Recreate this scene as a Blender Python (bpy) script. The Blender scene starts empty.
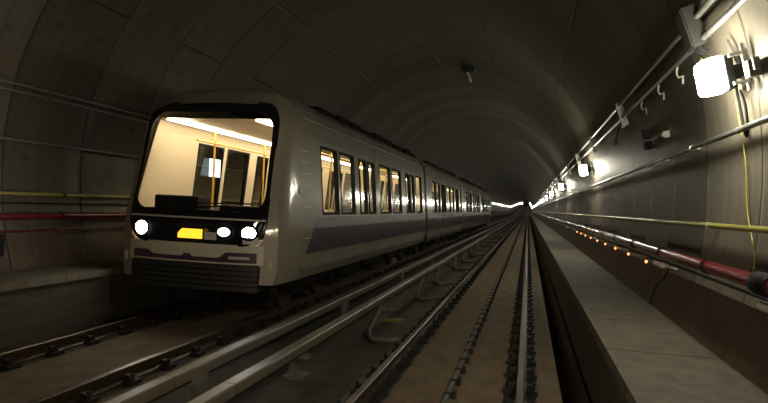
import bpy, bmesh, math, random
from mathutils import Vector, Matrix
random.seed(7)
PI = math.pi
S = bpy.context.scene
COL = S.collection

# ------------------------------------------------------------------ camera
CAM_H = 1.8
def make_camera():
    f, roll = 609.0, 0.045
    dx, dy = 528 - 384, -(211 - 201.5)
    c, s = math.cos(roll), math.sin(roll)
    ux, uy = c*dx - s*dy, s*dx + c*dy
    yaw = math.atan(ux / f)
    pitch = -math.atan(uy / math.hypot(f, ux))
    F = Vector((-math.sin(yaw)*math.cos(pitch), math.cos(yaw)*math.cos(pitch), math.sin(pitch)))
    R = Vector((math.cos(yaw), math.sin(yaw), 0))
    U = R.cross(F)
    R2 = c*R + s*U
    U2 = -s*R + c*U
    cam = bpy.data.cameras.new('camera')
    cam.sensor_width = 36
    cam.lens = f / 768 * 36
    cam.clip_start = .05
    cam.clip_end = 2000
    o = bpy.data.objects.new('camera', cam)
    COL.objects.link(o)
    m = Matrix((R2, U2, -F)).transposed().to_4x4()
    m.translation = (0, 0, CAM_H)
    o.matrix_world = m
    S.camera = o
make_camera()

# ------------------------------------------------------------------ world / exposure
LAMP_E = 145.0        # wall floodlights
FAR_LAMP_E = 130.0
CEIL_E = 13.0          # light strips inside the train
HEAD_E = 60.0         # headlights of the train
OWN_SPOT = 170.0       # headlights of the train the picture is taken from
w = bpy.data.worlds.new('world')
S.world = w
w.use_nodes = True
w.node_tree.nodes['Background'].inputs[0].default_value = (0.9, 0.8, 0.65, 1)
w.node_tree.nodes['Background'].inputs[1].default_value = 0.0
S.view_settings.view_transform = 'Standard'
S.view_settings.look = 'None'
S.view_settings.exposure = 0.0
S.view_settings.gamma = 1
S.view_settings.use_curve_mapping = False

# the lamps at the front of the train that carries the camera
for sx in (-1.55, 0.05):
    l = bpy.data.lights.new('headlight_beam', 'SPOT')
    l.energy = OWN_SPOT
    l.color = (1, .80, .55)
    l.spot_size = math.radians(95)
    l.spot_blend = .9
    l.shadow_soft_size = .1
    o = bpy.data.objects.new('headlight_beam', l)
    COL.objects.link(o)
    o.location = (sx, -.3, 1.15)
    o.rotation_euler = (math.radians(87), 0, math.radians(6))

# ------------------------------------------------------------------ geometry constants
CX, CZ, R0 = -2.75, 2.1, 4.652       # tunnel axis and radius (rail top is z = 0)
Y0, Y1 = -14.0, 900.0
def grade(y):
    "the track runs level and then climbs a gentle ramp"
    if y < 236: return 0.0
    g, a, L = .0172, 236, 26
    if y < a + L: return g*(y-a)**2/(2*L)
    if y < 690: return g*L/2 + g*(y-a-L)
    e = g*L/2 + g*(690-a-L)
    return e + g*(y-690) - .00012*(y-690)**2
YS = [Y0, 0, 8, 20, 40, 70, 110, 160, 236, 241, 246, 251, 256, 262, 300, 400, 500, 600, 690, 720, 760, 800, 850, 900]
def wall_x(z, off, side=1):
    r = R0 - off
    return CX + side*math.sqrt(max(0, r*r - (z-CZ)**2))

# ------------------------------------------------------------------ materials
def mat(name, col, rough=.6, metal=0.0, noise=0.0, nscale=6.0, stretch=(1, 1, 1), bump=0.0, col2=None, spec=.5):
    m = bpy.data.materials.new(name)
    m.use_nodes = True
    nt = m.node_tree
    b = nt.nodes['Principled BSDF']
    b.inputs['Roughness'].default_value = rough
    b.inputs['Metallic'].default_value = metal
    b.inputs['Specular IOR Level'].default_value = spec
    b.inputs['Base Color'].default_value = (*col, 1)
    tc = nt.nodes.new('ShaderNodeTexCoord')
    mp = nt.nodes.new('ShaderNodeMapping')
    mp.inputs['Scale'].default_value = stretch
    nt.links.new(tc.outputs['Object'], mp.inputs[0])
    if noise or col2:
        n = nt.nodes.new('ShaderNodeTexNoise')
        n.inputs['Scale'].default_value = nscale
        n.inputs['Detail'].default_value = 6
        n.inputs['Roughness'].default_value = .65
        nt.links.new(mp.outputs[0], n.inputs[0])
        r = nt.nodes.new('ShaderNodeValToRGB')
        c2 = col2 if col2 else tuple(c*(1-noise) for c in col)
        r.color_ramp.elements[0].position = .35
        r.color_ramp.elements[1].position = .68
        r.color_ramp.elements[0].color = (*c2, 1)
        r.color_ramp.elements[1].color = (*col, 1)
        nt.links.new(n.outputs[0], r.inputs[0])
        nt.links.new(r.outputs[0], b.inputs['Base Color'])
        if bump:
            bp = nt.nodes.new('ShaderNodeBump')
            bp.inputs['Strength'].default_value = bump
            bp.inputs['Distance'].default_value = .02
            nt.links.new(n.outputs[0], bp.inputs['Height'])
            nt.links.new(bp.outputs[0], b.inputs['Normal'])
    return m

def emit(name, col, e):
    m = bpy.data.materials.new(name)
    m.use_nodes = True
    nt = m.node_tree
    nt.nodes.remove(nt.nodes['Principled BSDF'])
    n = nt.nodes.new('ShaderNodeEmission')
    n.inputs[0].default_value = (*col, 1)
    n.inputs[1].default_value = e
    nt.links.new(n.outputs[0], nt.nodes['Material Output'].inputs[0])
    return m

def glass(name, tint=(.9, .92, .9), refl=1.0, rough=.04):
    m = bpy.data.materials.new(name)
    m.use_nodes = True
    nt = m.node_tree
    nt.nodes.remove(nt.nodes['Principled BSDF'])
    t = nt.nodes.new('ShaderNodeBsdfTransparent')
    t.inputs[0].default_value = (*tint, 1)
    g = nt.nodes.new('ShaderNodeBsdfGlossy')
    g.inputs['Roughness'].default_value = rough
    lw = nt.nodes.new('ShaderNodeLayerWeight')
    lw.inputs[0].default_value = .5
    pw = nt.nodes.new('ShaderNodeMath'); pw.operation = 'POWER'; pw.inputs[1].default_value = 4.5
    fr = nt.nodes.new('ShaderNodeMath'); fr.operation = 'MULTIPLY_ADD'; fr.inputs[1].default_value = .94; fr.inputs[2].default_value = .06
    nt.links.new(lw.outputs['Facing'], pw.inputs[0])
    nt.links.new(pw.outputs[0], fr.inputs[0])
    mx = nt.nodes.new('ShaderNodeMixShader')
    nt.links.new(fr.outputs[0], mx.inputs[0])
    nt.links.new(t.outputs[0], mx.inputs[1])
    nt.links.new(g.outputs[0], mx.inputs[2])
    nt.links.new(mx.outputs[0], nt.nodes['Material Output'].inputs[0])
    return m

def lining_mat():
    "precast ring lining: ring joints, staggered segment joints, bolt pockets, stains"
    m = bpy.data.materials.new('tunnel_lining')
    m.use_nodes = True
    nt = m.node_tree
    N, Lk = nt.nodes, nt.links
    b = N['Principled BSDF']
    def math_(op, a, b_=None, c=None):
        n = N.new('ShaderNodeMath')
        n.operation = op
        for i, v in enumerate((a, b_, c)):
            if v is None: continue
            if isinstance(v, (int, float)): n.inputs[i].default_value = v
            else: Lk.new(v, n.inputs[i])
        return n.outputs[0]
    tc = N.new('ShaderNodeTexCoord')
    sp = N.new('ShaderNodeSeparateXYZ')
    Lk.new(tc.outputs['Object'], sp.inputs[0])
    x, y, z = sp.outputs
    ang = math_('ARCTAN2', math_('SUBTRACT', z, CZ), math_('SUBTRACT', x, CX))
    ry = math_('DIVIDE', math_('SUBTRACT', y, 0.95), 1.58)
    ridx = math_('FLOOR', ry)
    fy = math_('FRACT', ry)
    dy = math_('MULTIPLY', math_('SUBTRACT', .5, math_('ABSOLUTE', math_('SUBTRACT', fy, .5))), 1.58)   # metres to ring joint
    off = math_('MULTIPLY', math_('MODULO', math_('ABSOLUTE', ridx), 2), .43)
    sa = math_('ADD', math_('MULTIPLY', ang, 7/(2*PI)), math_('ADD', off, 10.16))
    sidx = math_('FLOOR', sa)
    fa = math_('FRACT', sa)
    da = math_('MULTIPLY', math_('SUBTRACT', .5, math_('ABSOLUTE', math_('SUBTRACT', fa, .5))), 4.17)
    d = math_('MINIMUM', dy, da)
    joint = math_('SMOOTH_MIN', math_('DIVIDE', d, .03), 1.0, .2)           # 0 in the joint, 1 away
    # bolt pockets
    py = math_('ABSOLUTE', math_('SUBTRACT', math_('FRACT', math_('MULTIPLY', fy, 2)), .5))
    pa = math_('ABSOLUTE', math_('SUBTRACT', math_('FRACT', math_('MULTIPLY', fa, 4)), .5))
    pk = math_('MULTIPLY', math_('LESS_THAN', py, .09), math_('LESS_THAN', pa, .045))
    # per segment tone
    cmb = N.new('ShaderNodeCombineXYZ')
    Lk.new(ridx, cmb.inputs[0]); Lk.new(sidx, cmb.inputs[1])
    wn = N.new('ShaderNodeTexWhiteNoise')
    Lk.new(cmb.outputs[0], wn.inputs[0])
    # stains: streaks running down the lining
    cs = N.new('ShaderNodeCombineXYZ')
    Lk.new(math_('MULTIPLY', y, 2.6), cs.inputs[0]); Lk.new(math_('MULTIPLY', ang, 1.6), cs.inputs[1])
    n1 = N.new('ShaderNodeTexNoise')
    n1.inputs['Scale'].default_value = 1.6; n1.inputs['Detail'].default_value = 8; n1.inputs['Roughness'].default_value = .7
    Lk.new(cs.outputs[0], n1.inputs[0])
    n2 = N.new('ShaderNodeTexNoise')
    n2.inputs['Scale'].default_value = 9; n2.inputs['Detail'].default_value = 8
    Lk.new(tc.outputs['Object'], n2.inputs[0])
    v = math_('MULTIPLY', math_('ADD', .62, math_('MULTIPLY', n1.outputs[0], .75)), math_('ADD', .87, math_('MULTIPLY', wn.outputs[0], .2)))
    v = math_('MULTIPLY', v, math_('ADD', .8, math_('MULTIPLY', n2.outputs[0], .4)))
    wr = N.new('ShaderNodeTexWhiteNoise'); wr.noise_dimensions = '1D'
    Lk.new(ridx, wr.inputs['W'])
    c3 = N.new('ShaderNodeCombineXYZ')
    Lk.new(math_('MULTIPLY', y, 5.5), c3.inputs[0]); Lk.new(math_('MULTIPLY', ang, .9), c3.inputs[1])
    n3 = N.new('ShaderNodeTexNoise'); n3.inputs['Scale'].default_value = 1.3; n3.inputs['Detail'].default_value = 4
    Lk.new(c3.outputs[0], n3.inputs[0])
    v = math_('MULTIPLY', v, math_('ADD', .72, math_('MULTIPLY', wr.outputs[0], .5)))
    v = math_('MULTIPLY', v, math_('ADD', .62, math_('MULTIPLY', n3.outputs[0], .7)))
    v = math_('MULTIPLY', v, math_('ADD', .28, math_('MULTIPLY', joint, .72)))
    v = math_('MULTIPLY', v, math_('SUBTRACT', 1, math_('MULTIPLY', pk, .3)))
    mx = N.new('ShaderNodeMix')
    mx.data_type = 'RGBA'
    mx.inputs['A'].default_value = (0, 0, 0, 1)
    mx.inputs['B'].default_value = (.15, .132, .102, 1)
    Lk.new(v, mx.inputs['Factor'])
    mx.clamp_factor = False
    Lk.new(mx.outputs['Result'], b.inputs['Base Color'])
    b.inputs['Roughness'].default_value = .5
    b.inputs['Specular IOR Level'].default_value = .35
    bp = N.new('ShaderNodeBump')
    bp.inputs['Strength'].default_value = .6
    bp.inputs['Distance'].default_value = .03
    h = math_('ADD', joint, math_('ADD', math_('MULTIPLY', n2.outputs[0], .08), math_('MULTIPLY', pk, -.6)))
    Lk.new(h, bp.inputs['Height'])
    Lk.new(bp.outputs[0], b.inputs['Normal'])
    return m

M = {}
M['lining'] = lining_mat()
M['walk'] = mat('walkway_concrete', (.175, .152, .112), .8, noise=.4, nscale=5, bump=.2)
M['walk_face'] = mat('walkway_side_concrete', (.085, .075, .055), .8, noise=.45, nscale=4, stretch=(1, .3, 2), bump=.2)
M['slab'] = mat('track_slab', (.20, .142, .085), .85, noise=.4, nscale=5, bump=.3, stretch=(1, .5, 1))
M['gutter'] = mat('gutter_concrete', (.045, .038, .03), .8, noise=.5, nscale=6, stretch=(2, .15, 1), col2=(.10, .055, .03))
M['inver'] = mat('dark_invert', (.07, .06, .047), .85, noise=.45, nscale=4, bump=.3)
M['oil'] = mat('oily_rail_bed', (.022, .018, .015), .7, noise=.5, nscale=14, bump=.5)
M['rail'] = mat('rail_steel', (.10, .065, .04), .45, .6, noise=.5, nscale=12)
M['railtop'] = mat('polished_rail_head', (.20, .17, .14), .42, 1.0)
M['clip'] = mat('fastener_iron', (.02, .017, .015), .6, .3)
M['strip'] = mat('cable_strip_grey', (.22, .21, .19), .5, .2, noise=.3)
M['cover'] = mat('third_rail_cover', (.165, .14, .10), .42, noise=.2, nscale=3, stretch=(1, .3, 1))
M['steel'] = mat('galvanised_steel', (.45, .45, .43), .35, .8, noise=.25, nscale=8)
M['dgrey'] = mat('dark_grey_paint', (.022, .022, .02), .7, spec=.2)
M['black'] = mat('black_rubber', (.010, .010, .012), .75, spec=.2)
M['hose'] = mat('grey_hose', (.16, .15, .13), .5, noise=.3)
M['redpipe'] = mat('red_paint', (.17, .012, .022), .25, noise=.15)
M['yelpipe'] = mat('yellow_green_paint', (.38, .36, .08), .35, noise=.15)
M['yelcab'] = mat('yellow_cable', (.45, .36, .06), .5)
M['white'] = mat('white_plastic', (.55, .53, .47), .4)
M['body'] = mat('train_body_paint', (.31, .275, .215), .42, .0, noise=.08, nscale=2)
M['purple'] = mat('purple_paint', (.07, .034, .08), .35)
for q in ('body', 'purple'):
    b_ = M[q].node_tree.nodes['Principled BSDF']
    b_.inputs['Coat Weight'].default_value = 1.0
    b_.inputs['Coat Roughness'].default_value = .11
    nt_ = M[q].node_tree
    wv = nt_.nodes.new('ShaderNodeTexNoise'); wv.inputs['Scale'].default_value = 3.0; wv.inputs['Detail'].default_value = 2
    tc_ = nt_.nodes.new('ShaderNodeTexCoord'); nt_.links.new(tc_.outputs['Object'], wv.inputs[0])
    bw = nt_.nodes.new('ShaderNodeBump'); bw.inputs['Strength'].default_value = .35; bw.inputs['Distance'].default_value = .02
    nt_.links.new(wv.outputs[0], bw.inputs['Height']); nt_.links.new(bw.outputs[0], b_.inputs['Coat Normal'])
M['gloss'] = mat('glossy_black', (.012, .012, .014), .12)
M['under'] = mat('underframe', (.014, .013, .012), .9, noise=.4, spec=.1)
M['bumper'] = mat('bumper_dark', (.028, .028, .028), .55)
M['cream'] = mat('cream_interior', (.74, .63, .46), .5)
M['pole'] = mat('yellow_handrail', (.75, .42, .05), .3)
M['seat'] = mat('seat_shell', (.07, .05, .09), .5)
M['floor_in'] = mat('cabin_floor', (.12, .11, .11), .6)
M['pane'] = glass('window_pane', (.84, .86, .78), rough=.08)
M['shield'] = glass('windscreen_glass', (.95, .93, .88), rough=.02)
M['lamp'] = emit('floodlight_glow', (1, .95, .75), LAMP_E)
M['lampfar'] = emit('floodlight_glow_distant', (1, .95, .77), FAR_LAMP_E)
M['ceil'] = emit('cabin_light', (1, .89, .64), CEIL_E)
M['head'] = emit('headlight_glow', (1, .95, .85), HEAD_E)
M['head2'] = emit('marker_glow', (1, .97, .9), 4.0)
M['amber'] = emit('amber_display_glow', (1, .55, .03), 1.6)
M['glare'] = emit('glare_glow', (.75, .95, 1), 2.2)  # imitates a glare in the far window
M['orange'] = emit('small_orange_glow', (1, .30, .10), 3.5)
M['lens'] = mat('grey_lens', (.6, .61, .6), .2)  # pale tone also paints the reflection beside the display

# ------------------------------------------------------------------ mesh helpers
class MB:
    def __init__(s): s.v = []; s.f = []; s.mi = []
    def add(s, vs, fs, mi=0):
        k = len(s.v)
        s.v += [tuple(p) for p in vs]
        s.f += [tuple(i+k for i in f) for f in fs]
        s.mi += [mi]*len(fs)
        return s
    def box(s, x0, x1, y0, y1, z0, z1, mi=0, g=0):
        vs = [(x, y, z+g) for x in (x0, x1) for y in (y0, y1) for z in (z0, z1)]
        return s.add(vs, [(0, 1, 3, 2), (4, 6, 7, 5), (0, 4, 5, 1), (2, 3, 7, 6), (0, 2, 6, 4), (1, 5, 7, 3)], mi)
    def obox(s, c, ax, ay, az, mi=0):
        "box from centre and three half axes"
        c, ax, ay, az = map(Vector, (c, ax, ay, az))
        vs = [c+i*ax+j*ay+k*az for i in (-1, 1) for j in (-1, 1) for k in (-1, 1)]
        return s.add(vs, [(0, 1, 3, 2), (4, 6, 7, 5), (0, 4, 5, 1), (2, 3, 7, 6), (0, 2, 6, 4), (1, 5, 7, 3)], mi)
    def prism(s, prof, ys, closed=True, mi=0, gr=True, caps=True, micap=None):
        "sweep an (x,z) profile along y"
        n = len(prof)
        vs = [(p[0], y, p[1] + (grade(y) if gr else 0)) for y in ys for p in prof]
        fs = []; m = []
        for j in range(len(ys)-1):
            for i in range(n if closed else n-1):
                k = (i+1) % n
                fs.append((j*n+i, j*n+k, (j+1)*n+k, (j+1)*n+i))
        s.add(vs, fs, mi)
        if closed and caps:
            b = len(s.v) - len(vs)
            s.f.append(tuple(b+i for i in range(n))); s.mi.append(mi)
            s.f.append(tuple(b+(len(ys)-1)*n+i for i in reversed(range(n)))); s.mi.append(mi)
        return s
    def tube(s, pts, r, n=10, mi=0, caps=True):
        pts = [Vector(p) for p in pts]
        rings = []
        prev = None
        for i, p in enumerate(pts):
            t = (pts[min(i+1, len(pts)-1)] - pts[max(i-1, 0)]).normalized()
            if prev is None:
                a = Vector((0, 0, 1)) if abs(t.z) < .9 else Vector((1, 0, 0))
                u = t.cross(a).normalized()
            else:
                u = (prev - t*prev.dot(t)).normalized()
            prev = u
            v = t.cross(u)
            rr = r[i] if isinstance(r, (list, tuple)) else r
            rings.append([p + rr*(math.cos(2*PI*k/n)*u + math.sin(2*PI*k/n)*v) for k in range(n)])
        vs = [q for ring in rings for q in ring]
        fs = [(j*n+k, j*n+(k+1) % n, (j+1)*n+(k+1) % n, (j+1)*n+k) for j in range(len(pts)-1) for k in range(n)]
        if caps:
            fs += [tuple(reversed(range(n))), tuple((len(pts)-1)*n+k for k in range(n))]
        return s.add(vs, fs, mi)
    def build(s, name, m, parent=None, smooth=False, bevel=0, loc=None):
        me = bpy.data.meshes.new(name)
        vs = s.v
        L = Vector(loc) if loc else None
        if L is None and parent is not None: L = WL(parent)
        if L is not None: vs = [(v[0]-L.x, v[1]-L.y, v[2]-L.z) for v in vs]
        me.from_pydata(vs, [], s.f)
        ms = m if isinstance(m, (list, tuple)) else [m]
        for q in ms: me.materials.append(q)
        for p, i in zip(me.polygons, s.mi):
            p.material_index = i
            p.use_smooth = smooth
        bm = bmesh.new(); bm.from_mesh(me)
        bmesh.ops.recalc_face_normals(bm, faces=bm.faces)
        if bevel:
            es = [e for e in bm.edges if len(e.link_faces) == 2 and e.calc_face_angle(0) > .6]
            bmesh.ops.bevel(bm, geom=es, offset=bevel, segments=2, profile=.5, affect='EDGES')
        bm.to_mesh(me); bm.free()
        if smooth:
            try: me.set_sharp_from_angle(angle=math.radians(40))
            except Exception: pass
        o = bpy.data.objects.new(name, me)
        COL.objects.link(o)
        if parent is not None:
            o.parent = parent
        elif L is not None:
            o.location = L
        return o
def WL(o):
    v = Vector((0, 0, 0))
    while o is not None:
        v = v + Vector(o.location)
        o = o.parent
    return v
def tag(o, label, cat, group=None, kind=None):
    if label: o['label'] = label
    if cat: o['category'] = cat
    if group: o['group'] = group
    if kind: o['kind'] = kind
    return o
def empty(name, loc, label, cat, group=None):
    o = bpy.data.objects.new(name, None)
    COL.objects.link(o)
    o.location = loc
    o.empty_display_size = .1
    return tag(o, label, cat, group)
def struct(o):
    o['kind'] = 'structure'
    return o
def copy_tree(o, loc=None, parent=None):
    c = o.copy()
    COL.objects.link(c)
    if parent is not None: c.parent = parent
    for ch in list(o.children): copy_tree(ch, None, c)
    if loc is not None: c.location = loc
    return c

# ------------------------------------------------------------------ the setting
def arc_shell(name, a0, a1, n):
    mb = MB()
    pr = [(CX + R0*math.cos(a0+(a1-a0)*i/n), CZ + R0*math.sin(a0+(a1-a0)*i/n)) for i in range(n+1)]
    po = [(CX + (R0+.35)*math.cos(a0+(a1-a0)*i/n), CZ + (R0+.35)*math.sin(a0+(a1-a0)*i/n)) for i in range(n+1)]
    mb.prism(pr + po[::-1], YS, closed=True)
    return struct(mb.build(name, M['lining'], smooth=True))
D = math.radians
arc_shell('wall_right', D(-42), D(42), 24)
arc_shell('ceiling', D(42), D(138), 34)
arc_shell('wall_left', D(138), D(222), 24)

def sweep(name, prof, m, ys=YS, smooth=False):
    return MB().prism(prof, ys).build(name, m, smooth=smooth)
# the invert under everything
struct(sweep('floor', [(-7.6, -.46), (2.1, -.46), (2.1, -.9), (-7.6, -.9)], M['inver']))
# the two track slabs and the ballastless strip between them
struct(sweep('track_slab', [(-1.74, -.459), (-1.74, -.16), (.43, -.16), (.43, -.459)], M['slab']))
struct(sweep('track_slab', [(-5.93, -.459), (-5.93, -.16), (-3.76, -.16), (-3.76, -.459)], M['slab']))
struct(sweep('middle_bed', [(-3.759, -.459), (-3.759, -.22), (-1.741, -.22), (-1.741, -.459)], M['inver']))
for x in (-1.5, 0, -4.0, -5.5):
    struct(sweep('rail_bed', [(x-.17, -.159), (x-.16, -.15), (x+.16, -.15), (x+.17, -.159)], M['oil']))
# stained kerb line in the gutter
struct(sweep('gutter_kerb', [(.56, -.459), (.56, -.30), (.74, -.26), (.74, -.459)], M['gutter']))
# walkways
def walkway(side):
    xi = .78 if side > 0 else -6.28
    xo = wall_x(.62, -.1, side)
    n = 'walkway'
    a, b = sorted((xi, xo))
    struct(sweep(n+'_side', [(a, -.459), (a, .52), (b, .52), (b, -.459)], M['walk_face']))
    a, b = sorted((xi - side*.06, xo))
    mb = MB()
    # paving units with open joints, then one long run far away
    ys = [8.85 - 1.58*9 + 1.58*i for i in range(60)]
    for i in range(len(ys)-1):
        mb.box(a, b, ys[i]+.008, ys[i+1]-.008, .521, .62)
    mb.prism([(a, .521), (a, .62), (b, .62), (b, .521)], [ys[-1]+.01]+[y for y in YS if y > ys[-1]+1])
    struct(mb.build(n, M['walk']))
walkway(1); walkway(-1)
# lower wall cladding under the red pipe
for side in (1, -1):
    z0, z1 = .621, 1.11
    p = [(wall_x(z0, .012, side), z0), (wall_x(z1, .012, side), z1), (wall_x(z1, -.02, side), z1), (wall_x(z0, -.02, side), z0)]
    M['clad'] = M.get('clad') or mat('brown_lower_wall', (.125, .08, .048), .65, noise=.45, nscale=5, stretch=(1, 1, .3), bump=.15)
    mb = MB()
    for k in range(60):
        ya = 8.85-1.58*9+1.58*k
        mb.prism(p, [ya+.01, ya+1.57])
    mb.prism(p, [8.85-1.58*9+1.58*60] + [y for y in YS if y > 91])
    struct(mb.build('trim_%d' % (1 if side > 0 else 2), M['clad']))

mb = MB()
mb.add([(CX+(R0+.1)*math.cos(2*PI*k/40), Y1+.3, grade(Y1)+CZ+(R0+.1)*math.sin(2*PI*k/40)) for k in range(40)], [tuple(range(40))])
struct(mb.build('wall_end', M['inver']))
# ------------------------------------------------------------------ rails
def rail(x, label, y0f):
    pr = [(-.07, -.15), (.07, -.15), (.07, -.135), (.012, -.11), (.012, -.045), (.035, -.035), (.035, -.006), (.028, 0), (-.028, 0), (-.035, -.006), (-.035, -.035), (-.012, -.045), (-.012, -.11), (-.07, -.135)]
    root = empty('running_rail', (x, 0, -.15), label, 'rail')
    mb = MB()
    mb.prism([(x+a, b) for a, b in pr], YS)
    n = len(pr)
    nseg = len(YS)-1
    for j in range(nseg):
        for i in (6, 7, 8): mb.mi[j*n+i] = 1
    mb.build('rail_bar', [M['rail'], M['railtop']], root)
    def clip(mb, y):
        g = grade(y)
        mb.box(x-.185, x+.185, y-.09, y+.09, -.158, -.149, g=g)
        for s in (-1, 1):
            mb.box(x+s*.13-.055, x+s*.13+.055, y-.09, y+.09, -.149, -.11, g=g)
            mb.obox((x+s*.10, y, -.09+g), (.035, 0, -s*.008), (0, .035, 0), (0, 0, .03))
            mb.tube([(x+s*.14, y, -.11+g), (x+s*.14, y, -.045+g)], .02, 6)
    first = None
    for k in range(96):
        y = y0f + .64*k
        if first is None:
            mb = MB(); clip(mb, y)
            first = mb.build('rail_fastener', M['clip'], root)
        else:
            c = first.copy(); COL.objects.link(c); c.parent = root
            c.location = (0, .64*k, 0)
    mb = MB()
    for k in range(96, 330): clip(mb, y0f + .64*k)
    o = mb.build('rail_fastener', M['clip'], root)
    o['kind'] = 'stuff'
rail(0, 'right-hand rail of the empty near track, straight below the viewpoint, beside the walkway', 2.9)
rail(-1.5, 'left-hand rail of the empty near track, next to the hoses', 2.9)
rail(-4.0, 'rail under the near side of the train, beyond the two covered power rails', 2.3)
rail(-5.5, 'rail under the far side of the train', 2.3)

# cable strip between the rails of the near track
root = empty('cable_strip', (-.72, 0, -.16), 'thin grey strip with black clips down the middle of the near track', 'cable strip')
MB().prism([(-.745, -.1595), (-.745, -.115), (-.70, -.115), (-.70, -.1595)], YS).build('strip', M['strip'], root)
def mid_clip(mb, y):
    g = grade(y)
    mb.box(-.76, -.66, y-.025, y+.025, -.159, -.105, g=g)
    mb.box(-.68, -.64, y-.045, y+.045, -.159, -.08, g=g)
mb = MB(); mid_clip(mb, 2.79); first = mb.build('strip_clip', M['clip'], root)
for k in range(1, 98):
    c = first.copy(); COL.objects.link(c); c.parent = root; c.location = (0, .5*k, 0)
mb = MB()
for k in range(98, 400): mid_clip(mb, 2.79+.5*k)
mb.build('strip_clip', M['clip'], root)['kind'] = 'stuff'

# ------------------------------------------------------------------ power rails
def power_rail(x, y_start, post_y, step, label, s):
    root = empty('power_rail', (x, 0, -.22), label, 'power rail')
    mb = MB()
    # cover: inverted channel in lengths with gaps
    y = y_start
    L = 9.6
    while y < 700:
        ys = [y+.006] + [q for q in YS if y+.1 < q < y+L-.1] + [y+L-.006]
        mb.prism([(x-.065, .09), (x-.065, .175), (x-.055, .19), (x+.055, .19), (x+.065, .175), (x+.065, .09), (x+.055, .09), (x+.055, .178), (x-.055, .178), (x-.055, .09)], ys)
        y += L
    mb.build('cover', M['cover'], root)
    MB().prism([(x-.035, .05), (x-.035, .14), (x+.035, .14), (x+.035, .05)], YS).build('conductor', M['dgrey'], root)
    def post(mb, y):
        g = grade(y)
        mb.box(x+s*.08-.03, x+s*.08+.03, y-.10, y+.10, -.219, .12, g=g)
        mb.box(x-.10, x+.10, y-.05, y+.05, .0, .05, g=g)
        mb.box(x+s*.05-.12, x+s*.05+.12, y-.13, y+.13, -.219, -.19, g=g)
    mb = MB(); post(mb, post_y); first = mb.build('support_post', M['hose'], root)
    for k in range(1, 90):
        if post_y+step*k > 200: break
        c = first.copy(); COL.objects.link(c); c.parent = root; c.location = (0, step*k, 0)
    mb = MB()
    while post_y+step*k < 680:
        post(mb, post_y+step*k); k += 1
    mb.build('support_post', M['hose'], root)['kind'] = 'stuff'
power_rail(-3.04, 4.86-9.6*2, 5.25, 4.75, 'covered power rail on posts, the farther one, alongside the train', 1)
power_rail(-2.46, 4.87-9.6*2, 6.6, 4.75, 'covered power rail on posts, the nearer one, beside the empty track', -1)

# hoses between the near power rail and the near track
hy = [9.6, 13.8, 16.6, 20.6, 23.6, 26.6, 30.2, 34, 38, 42.5, 47, 52]
for i, y in enumerate(hy):
    pts = []
    P = [(-2.36, y+.5, .08), (-2.36, y+.1, -.05), (-2.30, y-.5, -.17), (-2.10, y-1.0, -.18), (-1.86, y-1.2, -.12), (-1.72, y-1.1, -.11)]
    for j in range(len(P)-1):
        p0, p1, p2, p3 = [Vector(P[max(0, min(len(P)-1, j+q))]) for q in (-1, 0, 1, 2)]
        for t in (0, .2, .4, .6, .8):
            pts.append(.5*((2*p1)+(-p0+p2)*t+(2*p0-5*p1+4*p2-p3)*t*t+(-p0+3*p1-3*p2+p3)*t**3))
    pts.append(Vector(P[-1]))
    lab = 'grey hose curving from power rail to near track, %s' % (
        'the one nearest the viewer' if i == 0 else 'second of the row from the viewer' if i == 1 else 'third of the row from the viewer' if i == 2 else 'one of the small distant row')
    o = MB().tube(pts, .035 if i < 3 else .045, 8).build('hose', M['hose'], smooth=True)
    tag(o, lab, 'hose', 'hoses looping from the power rail')
o = MB().obox((-2.17, 10.35, -.20), (.16, -.02, 0), (.02, .10, 0), (0, 0, .025)).build('track_marker', mat('dull_yellow', (.22, .19, .04), .6), bevel=.006)
tag(o, 'small flat yellow marker lying between the nearer power rail and the track', 'marker')
# ------------------------------------------------------------------ long pipes on the walls
def wall_run(name, z, off, r, m, label, cat, side=1, clamp_y=None, clamp_step=2.0, clamp_m=None, clamp_name='pipe_clamp', nmax=60, y0=Y0):
    x = wall_x(z, off, side)
    root = empty(name, (x, 0, z), label, cat)
    pr = [(x+r*math.cos(2*PI*k/12), z+r*math.sin(2*PI*k/12)) for k in range(12)]
    MB().prism(pr, [y0]+YS[1:]).build('pipe', m, root, smooth=True)
    if clamp_y is not None:
        mb = MB()
        y = clamp_y
        rr = r*1.2
        mb.tube([(x, y-.02, z), (x, y+.02, z)], rr, 12)
        xw = wall_x(z, .004, side)
        mb.box(min(x, xw), max(x, xw), y-.02, y+.02, z-.015, z+.015)
        c0 = mb.build(clamp_name, clamp_m or M['dgrey'], root)
        for k in range(1, nmax):
            yy = clamp_step*k
            c = c0.copy(); COL.objects.link(c); c.parent = root
            c.location = (0, yy, grade(clamp_y+yy))
    return root
rp = wall_run('fire_main', 1.35, .17, .058, M['redpipe'], 'thick dark red pipe held by clamps low on the right wall', 'pipe', 1, 8.3-2*2.0, 2.0, M['black'])
x = wall_x(1.35, .17)
MB().tube([(x, 4.72, 1.35), (x, 4.76, 1.35), (x, 4.78, 1.35), (x, 4.98, 1.35), (x, 5.0, 1.35), (x, 5.03, 1.35)], [.07, .07, .085, .085, .07, .06], 16).build('coupling', M['black'], rp, smooth=True)
wall_run('yellow_pipe', 1.735, .10, .028, M['yelpipe'], 'thin yellow-green pipe on the right wall above the red pipe', 'pipe', 1, 6.75-3.16, 3.16, M['white'])
wall_run('conduit', 2.6, .09, .027, M['steel'], 'grey steel conduit on the right wall just below the floodlights', 'conduit', 1, 7.55-3.16, 1.58, M['steel'])
wall_run('conduit', 3.52, .12, .03, M['steel'], 'lower one of the twin steel conduits above the right wall floodlights', 'conduit', 1)
wall_run('conduit', 3.72, .12, .026, M['steel'], 'upper one of the twin steel conduits above the right wall floodlights', 'conduit', 1)
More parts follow.
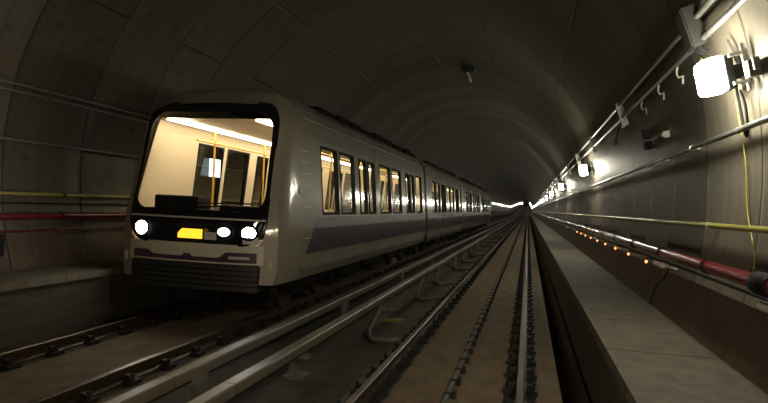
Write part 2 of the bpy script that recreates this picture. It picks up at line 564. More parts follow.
wall_run('power_cable', 1.22, .06, .014, M['black'], 'black cable running under the red pipe on the right wall', 'cable', 1)
wall_run('fire_main', 1.39, .17, .05, M['redpipe'], 'red pipe low on the left wall beside the train front', 'pipe', -1, 4.2, 2.0, M['black'])
wall_run('yellow_pipe', 1.72, .10, .026, M['yelpipe'], 'thin yellow pipe on the left wall above the red pipe', 'pipe', -1, 5.2, 3.16, M['dgrey'])
wall_run('conduit', 2.5, .09, .022, M['steel'], 'lowest steel conduit on the left wall, well above the yellow pipe', 'conduit', -1, 5.9, 1.58, M['steel'])
wall_run('conduit', 3.18, .10, .02, M['steel'], 'lower one of the twin steel conduits high on the left wall', 'conduit', -1)
wall_run('conduit', 3.28, .10, .02, M['steel'], 'upper one of the twin steel conduits high on the left wall', 'conduit', -1)
wall_run('power_cable', 1.58, .05, .012, M['black'], 'black cable between the yellow and red pipes on the left wall', 'cable', -1)
wall_run('drain_pipe', 1.17, .09, .018, M['redpipe'], 'thin reddish pipe lowest on the left wall, below the thick red one', 'pipe', -1, 5.0, 1.58, M['black'])

# brackets that carry the twin conduits
def normal_at(z, side=1):
    x = wall_x(z, 0, side)
    n = Vector((CX-x, 0, CZ-z)).normalized()
    return x, n
def wall_frame(y, z, off, side=1):
    "a point off the wall and its axes: inward normal, along the tunnel, up the wall"
    n0 = Vector((wall_x(z, 0, side)-CX, 0, z-CZ)).normalized()
    p = Vector((CX, y, CZ)) + n0*(R0-off)
    n = -n0
    t = Vector((0, 1, 0))
    u = Vector((n0.z*-1*side, 0, n0.x*side))
    if u.z < 0: u = -u
    return p, n, t, u
def conduit_bracket(y, size=1.0):
    mb = MB()
    p, n, t, u = wall_frame(y, 3.62, .11)
    mb.obox(p, u*.21*size, t*.035*size, n*.06)
    mb.obox(p-u*.20*size+n*.03, u*.03, t*.06, n*.03)
    return mb
k = 0
for y in (11.45, 16.3, 21.1, 26.0, 30.9, 35.7, 40.5, 45.3, 50.2, 55, 60, 65, 70):
    o = conduit_bracket(y).build('conduit_bracket', M['steel'], bevel=.004)
    tag(o, ('steel bracket clamping the twin conduits, the nearest after the big box' if k == 0 else
            'steel bracket clamping the twin conduits, second after the big box' if k == 1 else
            'small distant steel bracket on the twin conduits above the floodlights'), 'bracket', 'brackets on the twin conduits')
    k += 1
# big junction box and its lid high on the right wall
p, n, t, u = wall_frame(6.42, 3.70, .16)
root = empty('junction_box', p, 'large dark junction box across the twin conduits above the first floodlight', 'box')
MB().obox(p, u*.20, t*.12, n*.07).build('box_body', M['dgrey'], root, bevel=.01)
MB().obox(p+n*.077, u*.185, t*.105, n*.006).build('lid', M['dgrey'], root, bevel=.003)
mb = MB()
for a in (-.07, 0, .07): mb.tube([p-u*.19+t*a, p-u*.24+t*a, p-u*.28+t*a*.8-n*.05], .015, 8)
mb.build('cable_gland', M['black'], root)
# small hooks hanging from the conduits between the first box and bracket
for i, y in enumerate((7.4, 8.4, 9.6)):
    p, n, t, u = wall_frame(y, 3.48, .12)
    pts = [p+u*.05, p-u*.03+n*.03, p-u*.07+n*.02, p-u*.06-n*.04+t*.04, p-u*.14-n*.03+t*.08]
    o = MB().tube(pts, .012, 6).build('conduit_hook', M['white'], smooth=True)
    tag(o, ['small pale hook under the twin conduits, right after the big box', 'small pale hook under the twin conduits, midway between big box and bracket', 'small pale hook under the twin conduits, just before the first bracket'][i], 'hook', 'hooks under the twin conduits')

# ------------------------------------------------------------------ floodlights
def floodlight(y, z, side, label, mlamp, detail=True, sz=1.0, group='floodlights along the wall'):
    p, n, t, u = wall_frame(y, z, .20, side)
    root = empty('floodlight', p+Vector((0, 0, grade(y))), label, 'lamp', group)
    pp = p+Vector((0, 0, grade(y)))
    # glowing prismatic diffuser on a shallow housing
    mb = MB()
    a, b, d = .15*sz, .11*sz, (.115 if detail else .07)
    vs = []
    for (k, h) in ((1, 0), (1, .55), (.93, .9), (.80, 1)):
        vs += [pp + u*(a*k*i) + t*(b*k*j) + n*(d*h*1.6) for i, j in ((-1, -1), (1, -1), (1, 1), (-1, 1))]
    fs = []
    for r in range(3):
        for q in range(4): fs.append((r*4+q, r*4+(q+1) % 4, r*4+4+(q+1) % 4, r*4+4+q))
    fs.append((12, 13, 14, 15)); fs.append((3, 2, 1, 0))
    mb.add(vs, fs)
    mb.build('diffuser', mlamp, root)
    mb = MB()
    mb.obox(pp-n*.045, u*.145*sz, t*.105*sz, n*.035)
    mb.obox(pp-n*.11, u*.06, t*.05, n*.07)
    mb.build('housing', M['dgrey'], root, bevel=.006 if detail else 0)
    if detail:
        mb = MB()
        mb.obox(pp-n*.13-t*.20, u*.20, t*.018, n*.012)
        mb.obox(pp-n*.08-t*.20+u*.12, u*.012, t*.012, n*.06)
        mb.obox(pp-n*.08-t*.20-u*.12, u*.012, t*.012, n*.06)
        mb.build('bracket', M['steel'], root)
    return root, pp, n, t, u
r1, p, n, t, u = floodlight(5.86, 3.11, 1, 'large glaring floodlight on the right wall, the nearest one, at the upper right', M['lamp'])
# ballast box and cables next to the first floodlight
root = empty('lamp_ballast', p - t*.32 - u*.05 - n*.1, 'small grey connection box on the wall right beside the nearest floodlight', 'box')
c = p - t*.34 - u*.05 - n*.13
MB().obox(c, u*.07, t*.055, n*.045).build('box_body', M['hose'], root, bevel=.008)
MB().obox(c-t*.10+u*.02, u*.05, t*.02, n*.025).build('plug', M['hose'], root, bevel=.005)
def wall_cable(name, pts, off, r, m, label, n=8):
    "pts are (y, z) on the right wall"
    P = [wall_frame(y, z, off)[0] for y, z in pts]
    out = []
    for j in range(len(P)-1):
        p0, p1, p2, p3 = P[max(0, j-1)], P[j], P[j+1], P[min(len(P)-1, j+2)]
        for q in range(5):
            t_ = q/5
            out.append(.5*((2*p1)+(-p0+p2)*t_+(2*p0-5*p1+4*p2-p3)*t_*t_+(-p0+3*p1-3*p2+p3)*t_**3))
    out.append(P[-1])
    return tag(MB().tube(out, r, n).build(name, m, smooth=True), label, 'cable')
wall_cable('black_cable', [(6.0, 3.05), (5.97, 2.85), (5.93, 2.66), (5.88, 2.54), (5.83, 2.62), (5.84, 2.8), (5.9, 2.95)], .06, .012, M['black'], 'black cable looping down from the connection box to the conduit below the nearest floodlight')
wall_cable('steel_strap', [(5.98, 3.42), (5.9, 3.28), (5.84, 3.1), (5.8, 2.98)], .05, .016, M['steel'], 'curved pale metal strap above the connection box at the nearest floodlight')
wall_cable('yellow_cable', [(6.12, 2.9), (6.08, 2.6), (6.0, 2.3), (5.95, 2.0), (5.85, 1.8), (5.62, 1.55), (5.55, 1.4)], .035, .006, M['yelcab'], 'thin yellow cable hanging down the wall from the nearest floodlight')
wall_cable('yellow_cable', [(6.75, 3.45), (6.7, 3.3), (6.72, 3.2)], .06, .009, M['yelcab'], 'short yellow cable under the large dark junction box')
wall_cable('black_cable', [(8.25, 1.2), (8.4, 1.0), (8.62, .9), (8.7, .75), (8.62, .64)], .05, .010, M['black'], 'thin black cable hanging to the right walkway under the red pipe')
wall_cable('grey_cable', [(14.0, 3.42), (13.4, 3.35), (12.8, 3.38), (12.2, 3.46), (13.0, 3.3), (13.9, 3.32), (13.2, 3.24), (12.6, 3.3)], .10, .022, M['hose'], 'coil of loose cable hung below the twin conduits before the second floodlight')
k = 0
y = 18.5
while y < 880:
    lab = ('floodlight on the right wall, second from the viewer' if k == 0 else
           'floodlight on the right wall, third from the viewer' if k == 1 else
           'tiny distant floodlight in the row receding along the right wall')
    floodlight(y, 3.11, 1, lab, M['lamp'] if k < 3 else M['lampfar'], k < 3, 1.0 if k < 6 else .62, group='right wall floodlights')
    y += 12.3; k += 1
y = 66
while y < 880:
    floodlight(y, 3.11, -1, 'tiny distant floodlight in the row along the left wall behind the train', M['lampfar'], False, .62, group='left wall floodlights')
    y += 12.3

# junction and camera-like fittings on the right wall near the coil
p, n, t, u = wall_frame(10.15, 3.0, .06)
root = empty('wall_socket', p, 'small grey twin socket box on the right wall between first and second floodlights', 'box')
MB().obox(p+u*.09, u*.07, t*.09, n*.05).build('box_body', M['dgrey'], root, bevel=.008)
MB().obox(p-u*.09, u*.06, t*.08, n*.05).build('box_body', M['black'], root, bevel=.008)
p, n, t, u = wall_frame(8.9, 2.93, .05)
o = MB().obox(p, u*.045, t*.03, n*.04).obox(p+n*.05, u*.02, t*.02, n*.012).build('wall_sensor', M['white'], bevel=.006)
tag(o, 'tiny pale sensor on the dark right wall, just right of the twin socket box', 'sensor')

# short white tube fixtures under the red pipe
k = 0
for y in (4.6, 8.3, 12.0, 15.7, 19.4, 23.1, 26.8):
    p, n, t, u = wall_frame(y, 1.17, .17)
    root = empty('pipe_support', p, ['short white tube fixture under the red pipe at the right picture edge', 'short white tube fixture under the red pipe, nearest of those left of the picture edge',
        'short white tube fixture under the red pipe, second beyond the picture edge one'][k] if k < 3 else 'tiny distant white tube fixture under the red pipe', 'fixture', 'white fixtures under the red pipe')
    MB().tube([p-t*.24, p+t*.26], .028, 10).build('tube', mat('bright_white', (.8, .8, .78), .3), root, smooth=True)
    mb = MB()
    mb.tube([p-t*.215, p-t*.19], .036, 10)
    mb.obox(p-t*.20-n*.085, u*.012, t*.012, n*.085)
    mb.obox(p-n*.16, u*.012, t*.23, n*.008)
    mb.obox(p+t*.20-n*.085, u*.012, t*.012, n*.085)
    mb.build('holder', M['white'], root)
    k += 1
# little orange lights on the cable
for k in range(-2, 9):
    y = 8.76 + 1.48*k
    p, n, t, u = wall_frame(y, 1.15, .24)
    lab = ('small glowing orange light under the red pipe, the nearest lit one' if k == 0 else 'small glowing orange light under the red pipe, second from the viewer' if k == 1 else
           'small glowing orange light under the red pipe, third from the viewer' if k == 2 else 'tiny distant orange light under the red pipe')
    if k < 0: continue
    root = empty('marker_light', p, lab, 'light', 'orange lights under the red pipe')
    MB().tube([p+u*.014, p+u*.005, p-u*.02, p-u*.028], [.010, .018, .014, .004], 8).build('bulb', M['orange'], root, smooth=True)
    MB().tube([p-n*.235+u*.05, p-n*.05+u*.05, p+u*.045, p+u*.014], .009, 8).build('socket', M['black'], root, smooth=True)

# fitting that hangs from the crown
cxp = Vector((-2.21, 21.3, CZ+math.sqrt(R0**2-(-2.21-CX)**2)))
root = empty('crown_fitting', cxp, 'small dark fitting with a pale tip hanging from the tunnel crown', 'fitting')
mb = MB()
mb.box(cxp.x-.24, cxp.x+.20, cxp.y-.2, cxp.y+.2, cxp.z-.2, cxp.z+.03)
mb.build('mount', mat('dark_green_paint', (.018, .028, .022), .5), root, bevel=.05)
MB().tube([cxp+Vector((-.04, -.1, -.18)), cxp+Vector((.02, -.15, -.36)), cxp+Vector((.10, -.2, -.56))], [.04, .055, .04], 10).build('tip', mat('bright_white', (.8, .8, .78), .3), root, smooth=True)  # tip coloured white to imitate a bright reflection on it
# dark hooks on the left wall
for i, y in enumerate((6.15, 7.1)):
    x = wall_x(1.05, .06, -1)
    mb = MB()
    mb.box(x-.03, x+.03, y-.07, y+.07, .86, 1.14)
    mb.add([(x-.03, y-.07, .86), (x+.03, y-.07, .86), (x+.03, y+.07, .86), (x-.03, y+.07, .86), (x, y+.02, .76)], [(0, 1, 4), (1, 2, 4), (2, 3, 4), (3, 0, 4), (3, 2, 1, 0)])
    o = mb.build('cable_hanger', M['black'], bevel=0)
    tag(o, 'black hanger plate under the lowest left wall pipe, the one %s the train' % ('farther from' if i == 0 else 'closer to'), 'hanger', 'hangers on the left wall')

# ------------------------------------------------------------------ the train
TX = -4.75
PROF = [(1.27, .56), (1.325, .72), (1.325, 1.35), (1.19, 2.85), (1.15, 3.10), (1.05, 3.32), (.88, 3.47), (.55, 3.52), (0, 3.53)]
def hw(z):
    for (a, z0), (b, z1) in zip(PROF, PROF[1:]):
        if z0 <= z <= z1: return a + (b-a)*(z-z0)/(z1-z0)
    return PROF[0][0] if z < PROF[0][1] else 0
def panel(mb, side, y0, y1, z0, z1, holes, off=0.0, mi=0):
    ys = sorted({y0, y1} | {v for h in holes for v in h[:2] if y0 <= v <= y1})
    zs = sorted({z0, z1} | {v for h in holes for v in h[2:] if z0 <= v <= z1} | {p[1] for p in PROF if z0 < p[1] < z1})
    for a, b in zip(ys, ys[1:]):
        for c, d in zip(zs, zs[1:]):
            my, mz = (a+b)/2, (c+d)/2
            if any(h[0] < my < h[1] and h[2] < mz < h[3] for h in holes): continue
            mb.add([(TX+side*(hw(c)+off), a, c), (TX+side*(hw(c)+off), b, c), (TX+side*(hw(d)+off), b, d), (TX+side*(hw(d)+off), a, d)], [(0, 1, 2, 3)], mi)
def rrect(y0, y1, z0, z1, r, n=5):
    out = []
    for cy, cz, a0 in ((y1-r, z1-r, 0), (y0+r, z1-r, 90), (y0+r, z0+r, 180), (y1-r, z0+r, 270)):
        for k in range(n+1):
            a = math.radians(a0+90*k/n)
            out.append((cy+r*math.cos(a), cz+r*math.sin(a)))
    return out
def ring(mb, outer, inner, mapf, mi=0):
    n = len(outer)
    vs = [mapf(*p) for p in outer] + [mapf(*p) for p in inner]
    mb.add(vs, [(i, (i+1) % n, n+(i+1) % n, n+i) for i in range(n)], mi)
def fill(mb, outline, mapf, mi=0, steps=3):
    cy = sum(p[0] for p in outline)/len(outline); cz = sum(p[1] for p in outline)/len(outline)
    n = len(outline)
    prev = outline
    for s in range(1, steps):
        k = 1-s/steps
        cur = [(cy+(p[0]-cy)*k, cz+(p[1]-cz)*k) for p in outline]
        ring(mb, prev, cur, mapf, mi); prev = cur
    vs = [mapf(*p) for p in prev]+[mapf(cy, cz)]
    mb.add(vs, [(i, (i+1) % n, n) for i in range(n)], mi)
WZ0, WZ1 = 1.57, 2.77
def window(side, a, b, parent, z0=WZ0, z1=WZ1, protos=None):
    # gasket ring with depth, pane inside
    out = rrect(a, b, z0, z1, .004); inn = rrect(a+.035, b-.035, z0+.035, z1-.035, .10)
    mb = MB()
    f0 = lambda y, z: (TX+side*(hw(z)+.006), y, z)
    f1 = lambda y, z: (TX+side*(hw(z)-.075), y, z)
    ring(mb, out, inn, f0); ring(mb, out, inn, f1)
    n = len(inn)
    mb.add([f0(*p) for p in inn]+[f1(*p) for p in inn], [(i, (i+1) % n, n+(i+1) % n, n+i) for i in range(n)])
    mb.add([f0(*p) for p in out]+[f1(*p) for p in out], [(i, (i+1) % n, n+(i+1) % n, n+i) for i in range(n)])
    w_ = mb.build('window', M['black'], parent)
    mb = MB()
    fill(mb, rrect(a+.034, b-.034, z0+.034, z1-.034, .10), lambda y, z: (TX+side*(hw(z)-.03), y, z), steps=2)
    mb.build('pane', M['pane'], w_)
    return w_

train = empty('metro_train', (TX, 8.3, 0), 'pale grey driverless metro train with purple stripe and lit windows, approaching on the left track', 'train')
CARL = 12.6
# windows as distances from the car's leading end (8.4): fixed windows and door leaves
FIX = [(1.60, 2.57), (2.70, 3.70), (5.88, 7.08), (7.26, 8.46), (10.75, 11.85)]
DOOR = [(4.0, 4.74, 5.48), (9.05, 9.79, 10.53)]
def car(idx):
    ya = 8.4 + CARL*idx
    y0 = ya + (.62 if idx == 0 else .18)
    y1 = ya + CARL - .18
    dz0, dz1 = .93, 2.95
    holes_w = [(ya+a, ya+b, WZ0, WZ1) for a, b in FIX]
    holes_d = [(ya+a, ya+c, dz0, dz1) for a, b, c in DOOR]
    body = MB()
    for side in (1, -1):
        panel(body, side, y0, y1, .56, 3.10, holes_w+holes_d, 0, 0)
        panel(body, side, y0, y1, .93, 3.10, holes_w+holes_d, -.07, 1)
    # roof
    P = [p for p in PROF if p[1] >= 3.10]
    rp = [(TX+a, b) for a, b in P] + [(TX-a, b) for a, b in P[::-1][1:]]
    body.prism(rp, [y0, y1], closed=False, gr=False)
    # ceiling inside, floor, underside
    body.add([(TX-1.08, y0, 3.0), (TX+1.08, y0, 3.0), (TX+1.08, y1, 3.0), (TX-1.08, y1, 3.0)], [(0, 1, 2, 3)], 1)
    body.box(TX-1.25, TX+1.25, y0, y1, .80, .93, 2)
    # end walls with a gangway opening
    ends = [y1] if idx == 0 else [y0, y1]
    for ye in ends:
        for mi_, dy in ((0, 0), (1, -.04 if ye == y1 else .04)):
            yy = ye+dy
            body.add([(TX-1.3, yy, .93), (TX-.7, yy, .93), (TX-.7, yy, 2.85), (TX-1.15, yy, 2.85)], [(0, 1, 2, 3)], mi_)
            body.add([(TX+1.3, yy, .93), (TX+.7, yy, .93), (TX+.7, yy, 2.85), (TX+1.15, yy, 2.85)], [(0, 1, 2, 3)], mi_)
            body.add([(TX-1.15, yy, 2.85), (TX+1.15, yy, 2.85), (TX+1.0, yy, 3.3), (TX+.5, yy, 3.55), (TX-.5, yy, 3.55), (TX-1.0, yy, 3.3)], [(0, 1, 2, 3, 4, 5)], mi_)
    cb = body.build('car_body', [M['body'], M['cream'], M['floor_in']], train)
    # purple band
    mb = MB()
    for side in (1, -1):
        ys = [y0+.0, y1]
        segs = [(ya+1.3, y1)]
        if idx: segs = [(y0, y1)]
        a, b = segs[0]
        for c, d in ((.95, 1.35), (1.35, 1.54)):
            sh = (lambda z: (1.54-z)*-.9) if idx == 0 else (lambda z: 0)
            mb.add([(TX+side*(hw(c)+.005), a+sh(c), c), (TX+side*(hw(c)+.005), b, c), (TX+side*(hw(d)+.005), b, d), (TX+side*(hw(d)+.005), a+sh(d), d)], [(0, 1, 2, 3)])
    mb.build('purple_band', M['purple'], cb)
    mb = MB()
    for side in (1, -1):
        mb.tube([(TX+side*(hw(3.15)+.008), y0+.3, 3.15), (TX+side*(hw(3.15)+.008), y1, 3.15)], .012, 6)
    mb.build('gutter', M['white'], cb)
    for side in (1, -1):
        for a, b in FIX: window(side, ya+a, ya+b, cb)
        for a, b, c in DOOR:
            for q, r_ in ((a, b), (b, c)):
                lf = MB()
                h = [(ya+q+.09, ya+r_-.07, WZ0, WZ1-.02)]
                panel(lf, side, ya+q+.008, ya+r_-.004, dz0, dz1, h, -.012, 0)
                panel(lf, side, ya+q+.008, ya+r_-.004, dz0, dz1, h, -.06, 1)
                l_ = lf.build('door_leaf', [M['body'], M['cream']], train)
                window(side, ya+q+.09, ya+r_-.07, l_, WZ0, WZ1-.02)
    # light strips
    for sx in (-.70, .80):
        MB().box(TX+sx-.09, TX+sx+.09, (8.45 if idx == 0 else y0+.15), y1-.15, 2.965, 2.995).build('ceiling_light', M['ceil'], cb)
    # poles and rails
    mb = MB()
    for yy in (1.5, 3.6, 5.9, 7.2, 8.6, 11.0):
        for sx in (-.75, .75):
            mb.tube([(TX+sx, ya+yy, .93), (TX+sx, ya+yy, 2.99)], .018, 8)
    for sx in (-.75, .75):
        mb.tube([(TX+sx, ya+.9, 2.75), (TX+sx, y1-.2, 2.75)], .018, 8)
    mb.build('handrail', M['pole'], cb, smooth=True)
    # seats along the sides
    for a, b in ((1.6, 3.7), (5.9, 8.5), (10.75, 12.0)):
        for side in (1, -1):
            mb = MB()
            mb.box(min(TX+side*.82, TX+side*1.22), max(TX+side*.82, TX+side*1.22), ya+a, ya+b, 1.28, 1.36)
            mb.box(min(TX+side*1.14, TX+side*1.22), max(TX+side*1.14, TX+side*1.22), ya+a, ya+b, 1.36, 1.62)
            mb.build('bench_seat', M['seat'], cb, bevel=.02)
    # roof equipment
    q = ya + 2.3
    while q < y1-.8:
        L = random.uniform(.7, 1.5)
        h = random.uniform(.03, .09)
        for sx in (1, -1):
            xx = TX+sx*.74
            mb = MB()
            mb.box(xx-.16, xx+.16, q, min(q+L, y1-.1), 3.40, 3.53+h)
            mb.build('roof_box', M['under'], cb, bevel=.03)
        q += L + random.uniform(.1, .4)
    # underframe
    mb = MB()
    q = ya+3.4
    for L, d_, w_ in ((1.5, .5, 1.15), (1.1, .4, 1.2), (1.4, .52, 1.1), (1.0, .42, 1.2)):
        mb.box(TX-w_, TX+w_, q, q+L-.12, .80-d_, .80)
        q += L
    mb.box(TX-.95, TX+.95, ya+.6, ya+CARL-.4, .6, .80)
    mb.build('underframe', M['under'], cb, bevel=.02)
    for by in (2.1, 10.3):
        mb = MB()
        for sx in (-1, 1):
            mb.box(TX+sx*.98-.06, TX+sx*.98+.06, ya+by-1.2, ya+by+1.2, .36, .56)
            for d_ in (-.85, .85):
                mb.box(TX+sx*.98-.1, TX+sx*.98+.1, ya+by+d_-.16, ya+by+d_+.16, .24, .60)
        mb.box(TX-.9, TX+.9, ya+by-.2, ya+by+.2, .35, .58)
        bg = mb.build('bogie', M['under'], train, bevel=.015)
        for d_ in (-.85, .85):
            mb = MB()
            for sx in (-1, 1):
                xx = TX+sx*.75
                mb.tube([(xx-sx*.065, ya+by+d_, .355), (xx-sx*.04, ya+by+d_, .355)], .385 - .03, 28)
                mb.tube([(xx-sx*.035, ya+by+d_, .3535), (xx+sx*.06, ya+by+d_, .3535)], .352, 28)
            mb.tube([(TX-.72, ya+by+d_, .354), (TX+.72, ya+by+d_, .354)], .07, 12)
            mb.build('wheelset', M['rail'], bg, smooth=True)
    # bellows to the next car
    if idx < 3:
        mb = MB()
        pr = [(TX+a*.93, z) for a, z in PROF[1:] if z > .8]
        pr = [(TX+1.18, .85)] + pr + [(2*TX-a, z) for a, z in pr[::-1][1:]] + [(TX-1.18, .85)]
        for k in range(9):
            y = y1+.36*k/9
            s_ = .985 if k % 2 else 1.0
            mb.prism([(TX+(a-TX)*s_, z*s_) for a, z in pr], [y, y+.04], closed=False, gr=False)
        prs = [(TX+(a-TX)*.985, z*.985) for a, z in pr]
        mb.prism(prs, [y1, y1+.36], closed=False, gr=False)
        mb.build('bellows', M['black'], train)
    return cb
for i in range(4): car(i)

# ---- the front of the train
NOSE = 7.98
def face_y(u, z):
    "front surface: bowed in plan and leaning back above the waist"
    y = NOSE + .16*(abs(u)/1.15)**2.4
    if z > 1.45: y += .18*(z-1.45) + .035*(z-1.45)**2
    if z > 3.1: y += .9*(z-3.1)
    return y
fm = lambda off: (lambda u, z: (TX+u, face_y(u, z)-off, z))
cab = MB()
# loft from full section to the front outline
def open_prof(k, dz):
    P = PROF
    r = [(a*k, b if b < 1 else b-dz*(b-1)/2.6) for a, b in P]
    return r + [(-a, b) for a, b in r[::-1][1:]]
def dense(pts, n=64):
    L = [0]
    for p, q in zip(pts, pts[1:]): L.append(L[-1]+math.hypot(q[0]-p[0], q[1]-p[1]))
    out = []
    for i in range(n+1):
        t_ = L[-1]*i/n
        for j in range(len(L)-1):
            if L[j] <= t_ <= L[j+1]+1e-9:
                k = (t_-L[j])/(L[j+1]-L[j]); p, q = pts[j], pts[j+1]
                out.append((p[0]+(q[0]-p[0])*k, p[1]+(q[1]-p[1])*k)); break
    return out
outer = dense(open_prof(1, 0))
mid1 = dense(open_prof(.985, .07))
mid2 = dense(open_prof(.955, .16))
def inner_path():
    # from bottom right up the side of the black mask, over its rounded top, down the left
    hwid, top, r = 1.115, 3.24, .36
    pts = [(1.04, .56), (1.05, .86), (1.03, 1.05), (.98, 1.1), (1.08, 1.2), (hwid, 1.45), (hwid-.03, top-r)]
    for k in range(1, 7):
        a = math.radians(90*k/6)
        pts.append((hwid-.03-r+r*math.cos(a), top-r+r*math.sin(a)*1.0))
    pts.append((0, top+.02))
    return pts + [(-a, b) for a, b in pts[::-1][1:]]
inn = dense(inner_path())
rows = [[(TX+a, 9.02, b) for a, b in outer],
        [(TX+a, min(face_y(a, b)+.34, 8.9), b) for a, b in [(p[0]*.998, p[1]) for p in outer]],
        [(TX+a, min(face_y(a, b)+.12, 8.8), b) for a, b in mid1],
        [(TX+a, face_y(a, b)+.015, b) for a, b in mid2],
        [(TX+a, face_y(a, b), b) for a, b in inn]]
n = len(outer)
cab.add([p for r_ in rows for p in r_], [(j*n+i, j*n+i+1, (j+1)*n+i+1, (j+1)*n+i) for j in range(len(rows)-1) for i in range(n-1)])
# interior lining of the cab
for side in (1, -1):
    zz = [.93, 1.35, 1.8, 2.3, 2.85, 3.0]
    vs = []
    for z in zz:
        vs += [(TX+side*(hw(z)-.11), min(face_y(1.2, z)+.16, 8.95), z), (TX+side*(hw(z)-.08), 9.03, z)]
    cab.add(vs, [(2*i, 2*i+1, 2*i+3, 2*i+2) for i in range(len(zz)-1)], 1)
cab.box(TX-1.2, TX+1.2, 8.15, 9.03, .80, .93, 1)
cab.add([(TX-1.02, 8.62, 3.02), (TX+1.02, 8.62, 3.02), (TX+1.08, 9.03, 3.0), (TX-1.08, 9.03, 3.0)], [(0, 1, 2, 3)], 1)
cabo = cab.build('cab_shell', [M['body'], M['cream']], train, smooth=True)
# black mask ring around the windscreen plus lamp band
def uz_rr(w2, z0, z1, r, n=6, top_in=0.0):
    pts = rrect(-w2, w2, z0, z1, r, n)
    return [(u_*(1-top_in*(z_-z0)/(z1-z0)), z_) for u_, z_ in pts]
mask_out = uz_rr(1.13, 1.10, 3.28, .36, top_in=.03)
glass_out = uz_rr(1.06, 1.60, 3.09, .26, top_in=.05)
def ringsub(mb, o, i, mapf, steps=4, mi=0):
    prev = o
    for s in range(1, steps+1):
        k = s/steps
        cur = [(a[0]+(b[0]-a[0])*k, a[1]+(b[1]-a[1])*k) for a, b in zip(o, i)]
        ring(mb, prev, cur, mapf, mi); prev = cur
# mask: fill band below windscreen exactly on the curved face
mb = MB()
ringsub(mb, mask_out, glass_out, fm(.012), 5)
mk = mb.build('black_mask', M['gloss'], train)
mb = MB()
fill(mb, glass_out, fm(.006), steps=6)
mb.build('windscreen', M['shield'], mk, smooth=True)
# thin pale line under the windscreen
mb = MB()
N_ = 24
for z0, z1, nm in ((1.475, 1.50, 'a'),):
    vs = [(TX+u_, face_y(u_, z)-.02, z) for z in (z0, z1) for u_ in [-1.1+2.2*i/N_ for i in range(N_+1)]]
    mb.add(vs, [(i, i+1, N_+2+i, N_+1+i) for i in range(N_)])
mb.build('trim_line', M['white'], mk)
# wiper
mb = MB()
mb.tube([fm(.04)(-.5, 1.56), fm(.05)(-.1, 1.62), fm(.05)(.55, 1.68)], .012, 6)
mb.tube([fm(.04)(.0, 1.70), fm(.05)(.9, 1.72)], .010, 6)
mb.build('wiper', M['black'], mk)
# white lower panel with purple emblem stripe
def strip_patch(mb, pts_fn, off, N=30, mi=0):
    vs = []
    for i in range(N+1):
        u_, za, zb = pts_fn(i/N)
        vs += [fm(off)(u_, za), fm(off)(u_, zb)]
    mb.add(vs, [(2*i, 2*i+2, 2*i+3, 2*i+1) for i in range(N)], mi)
mb = MB()
strip_patch(mb, lambda t_: (-1.09+2.18*t_, .84, 1.12), .004)
lp = mb.build('lower_panel', mat('white_front_panel', (.62, .58, .48), .4), train)
def stripe(t_):
    u_ = -1.0+2.0*t_
    top = .925
    if u_ > .45: top = .925 + min(.085, (u_-.45)*.8)
    if u_ < -.62: top = .925 + min(.06, (-.62-u_)*.6)
    if -.12 < u_ < .02: top += .04
    return u_, .865, top
mb = MB(); strip_patch(mb, stripe, .012, 60)
mb.build('purple_stripe', M['purple'], lp)
mb = MB(); strip_patch(mb, lambda t_: (.60+.30*t_, .915, .955), .016, 12)
mb.build('name_plate', M['white'], lp)
# lamps in the band
def lamp_disc(u0, z0, ru, rz, m, name, label=None):
    out = [(u0+ru*math.cos(2*PI*k/24), z0+rz*math.sin(2*PI*k/24)) for k in range(24)]
    bz = MB()
    big = [(u0+(ru+.03)*math.cos(2*PI*k/24), z0+(rz+.03)*math.sin(2*PI*k/24)) for k in range(24)]
    ring(bz, big, out, fm(.03)); ring(bz, big, big, fm(.012))
    n_ = 24
    bz.add([fm(.03)(*p) for p in big]+[fm(.01)(*p) for p in big], [(i, (i+1) % n_, n_+(i+1) % n_, n_+i) for i in range(n_)])
    h = bz.build(name, M['gloss'], train)
    mb = MB(); fill(mb, out, fm(.025), steps=2)
    mb.build('lens', m, h, smooth=True)
    if label: h['label'] = label
lamp_disc(-.86, 1.30, .12, .10, M['head'], 'headlight')
lamp_disc(.88, 1.30, .10, .085, M['head'], 'headlight')
lamp_disc(.52, 1.30, .095, .065, M['head2'], 'marker_lamp', 'oval white lamp beside the headlight')
# destination display
mb = MB()
strip_patch(mb, lambda t_: (-.20+.40*t_, 1.185, 1.325), .03, 6)
ds = mb.build('destination_display', M['amber'], train)
mb = MB()
for (a, b, c, d_) in ((-.23, .22, 1.325, 1.35), (-.23, .22, 1.16, 1.185), (-.23, -.20, 1.185, 1.325), (.20, .22, 1.185, 1.325)):
    strip_patch(mb, lambda t_, a=a, b=b, c=c, d_=d_: (a+(b-a)*t_, c, d_), .036, 4)
mb.add([fm(.034)(-.20, 1.325), fm(.034)(-.13, 1.325), fm(.034)(-.20, 1.255)], [(0, 1, 2)])
mb.build('display_frame', M['black'], ds)
mb = MB()
strip_patch(mb, lambda t_: (.225+.19*t_, 1.18, 1.29), .03, 6)
mb.build('pale_panel', M['lens'], train)  # pale block painted in place of a reflection beside the display
mb = MB()
strip_patch(mb, lambda t_: (.80+.22*t_, 1.14, 1.24), .028, 6)
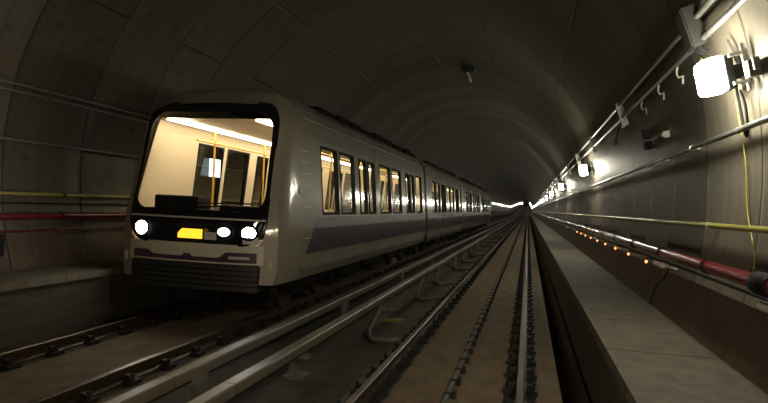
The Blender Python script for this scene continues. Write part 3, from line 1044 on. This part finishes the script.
mb.build('pale_panel', M['lens'], train)
# bumper with horizontal grooves and coupler
mb = MB()
for k in range(5):
    z0, z1 = .46+.075*k, .46+.075*k+.06
    vs = []
    NN = 16
    for i in range(NN+1):
        u_ = -1.03+2.06*i/NN
        vs += [(TX+u_, face_y(u_, 1)-.02, z0), (TX+u_, face_y(u_, 1)-.02, z1), (TX+u_, face_y(u_, 1)+.25, z1), (TX+u_, face_y(u_, 1)+.25, z0)]
    fs = []
    for i in range(NN):
        for q in range(4): fs.append((4*i+q, 4*i+(q+1) % 4, 4*i+4+(q+1) % 4, 4*i+4+q))
    fs += [(0, 1, 2, 3), (4*NN+3, 4*NN+2, 4*NN+1, 4*NN)]
    mb.add(vs, fs)
mb.box(TX-1.0, TX+1.0, 8.08, 8.9, .44, .84)
mb.build('bumper', M['bumper'], train)
mb = MB()
mb.box(TX-.2, TX+.2, 7.82, 8.7, .30, .46)
mb.tube([(TX, 7.72, .38), (TX, 7.9, .38)], .10, 14)
mb.build('coupler', M['under'], train, bevel=.01)
# dark desk behind the windscreen
mb = MB()
mb.box(TX-.98, TX+.98, 8.22, 8.75, 1.2, 1.60)
mb.box(TX-.85, TX-.10, 8.30, 8.70, 1.58, 1.80)
mb.box(TX+.25, TX+.95, 8.30, 8.70, 1.58, 1.68)
mb.build('control_desk', M['black'], train, bevel=.03)
# glowing panel added to imitate the white glare in the far window
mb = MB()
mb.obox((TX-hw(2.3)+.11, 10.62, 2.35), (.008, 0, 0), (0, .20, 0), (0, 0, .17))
mb.build('glare_patch', M['glare'], train)
# steps and little grab marks on the corner
mb = MB()
for z in (2.6, 2.42, 2.24, 2.06, 1.88, 1.70, 1.2):
    mb.box(TX+hw(z)-.004, TX+hw(z)+.012, 9.05, 9.4, z-.006, z+.006)
mb.build('side_rib', M['white'], train)
mb = MB()
mb.tube([(TX+hw(1.95)-.01, 8.95, 1.95), (TX+hw(1.95)+.02, 8.95, 1.95)], .05, 14)
mb.build('side_lamp', M['lens'], train)
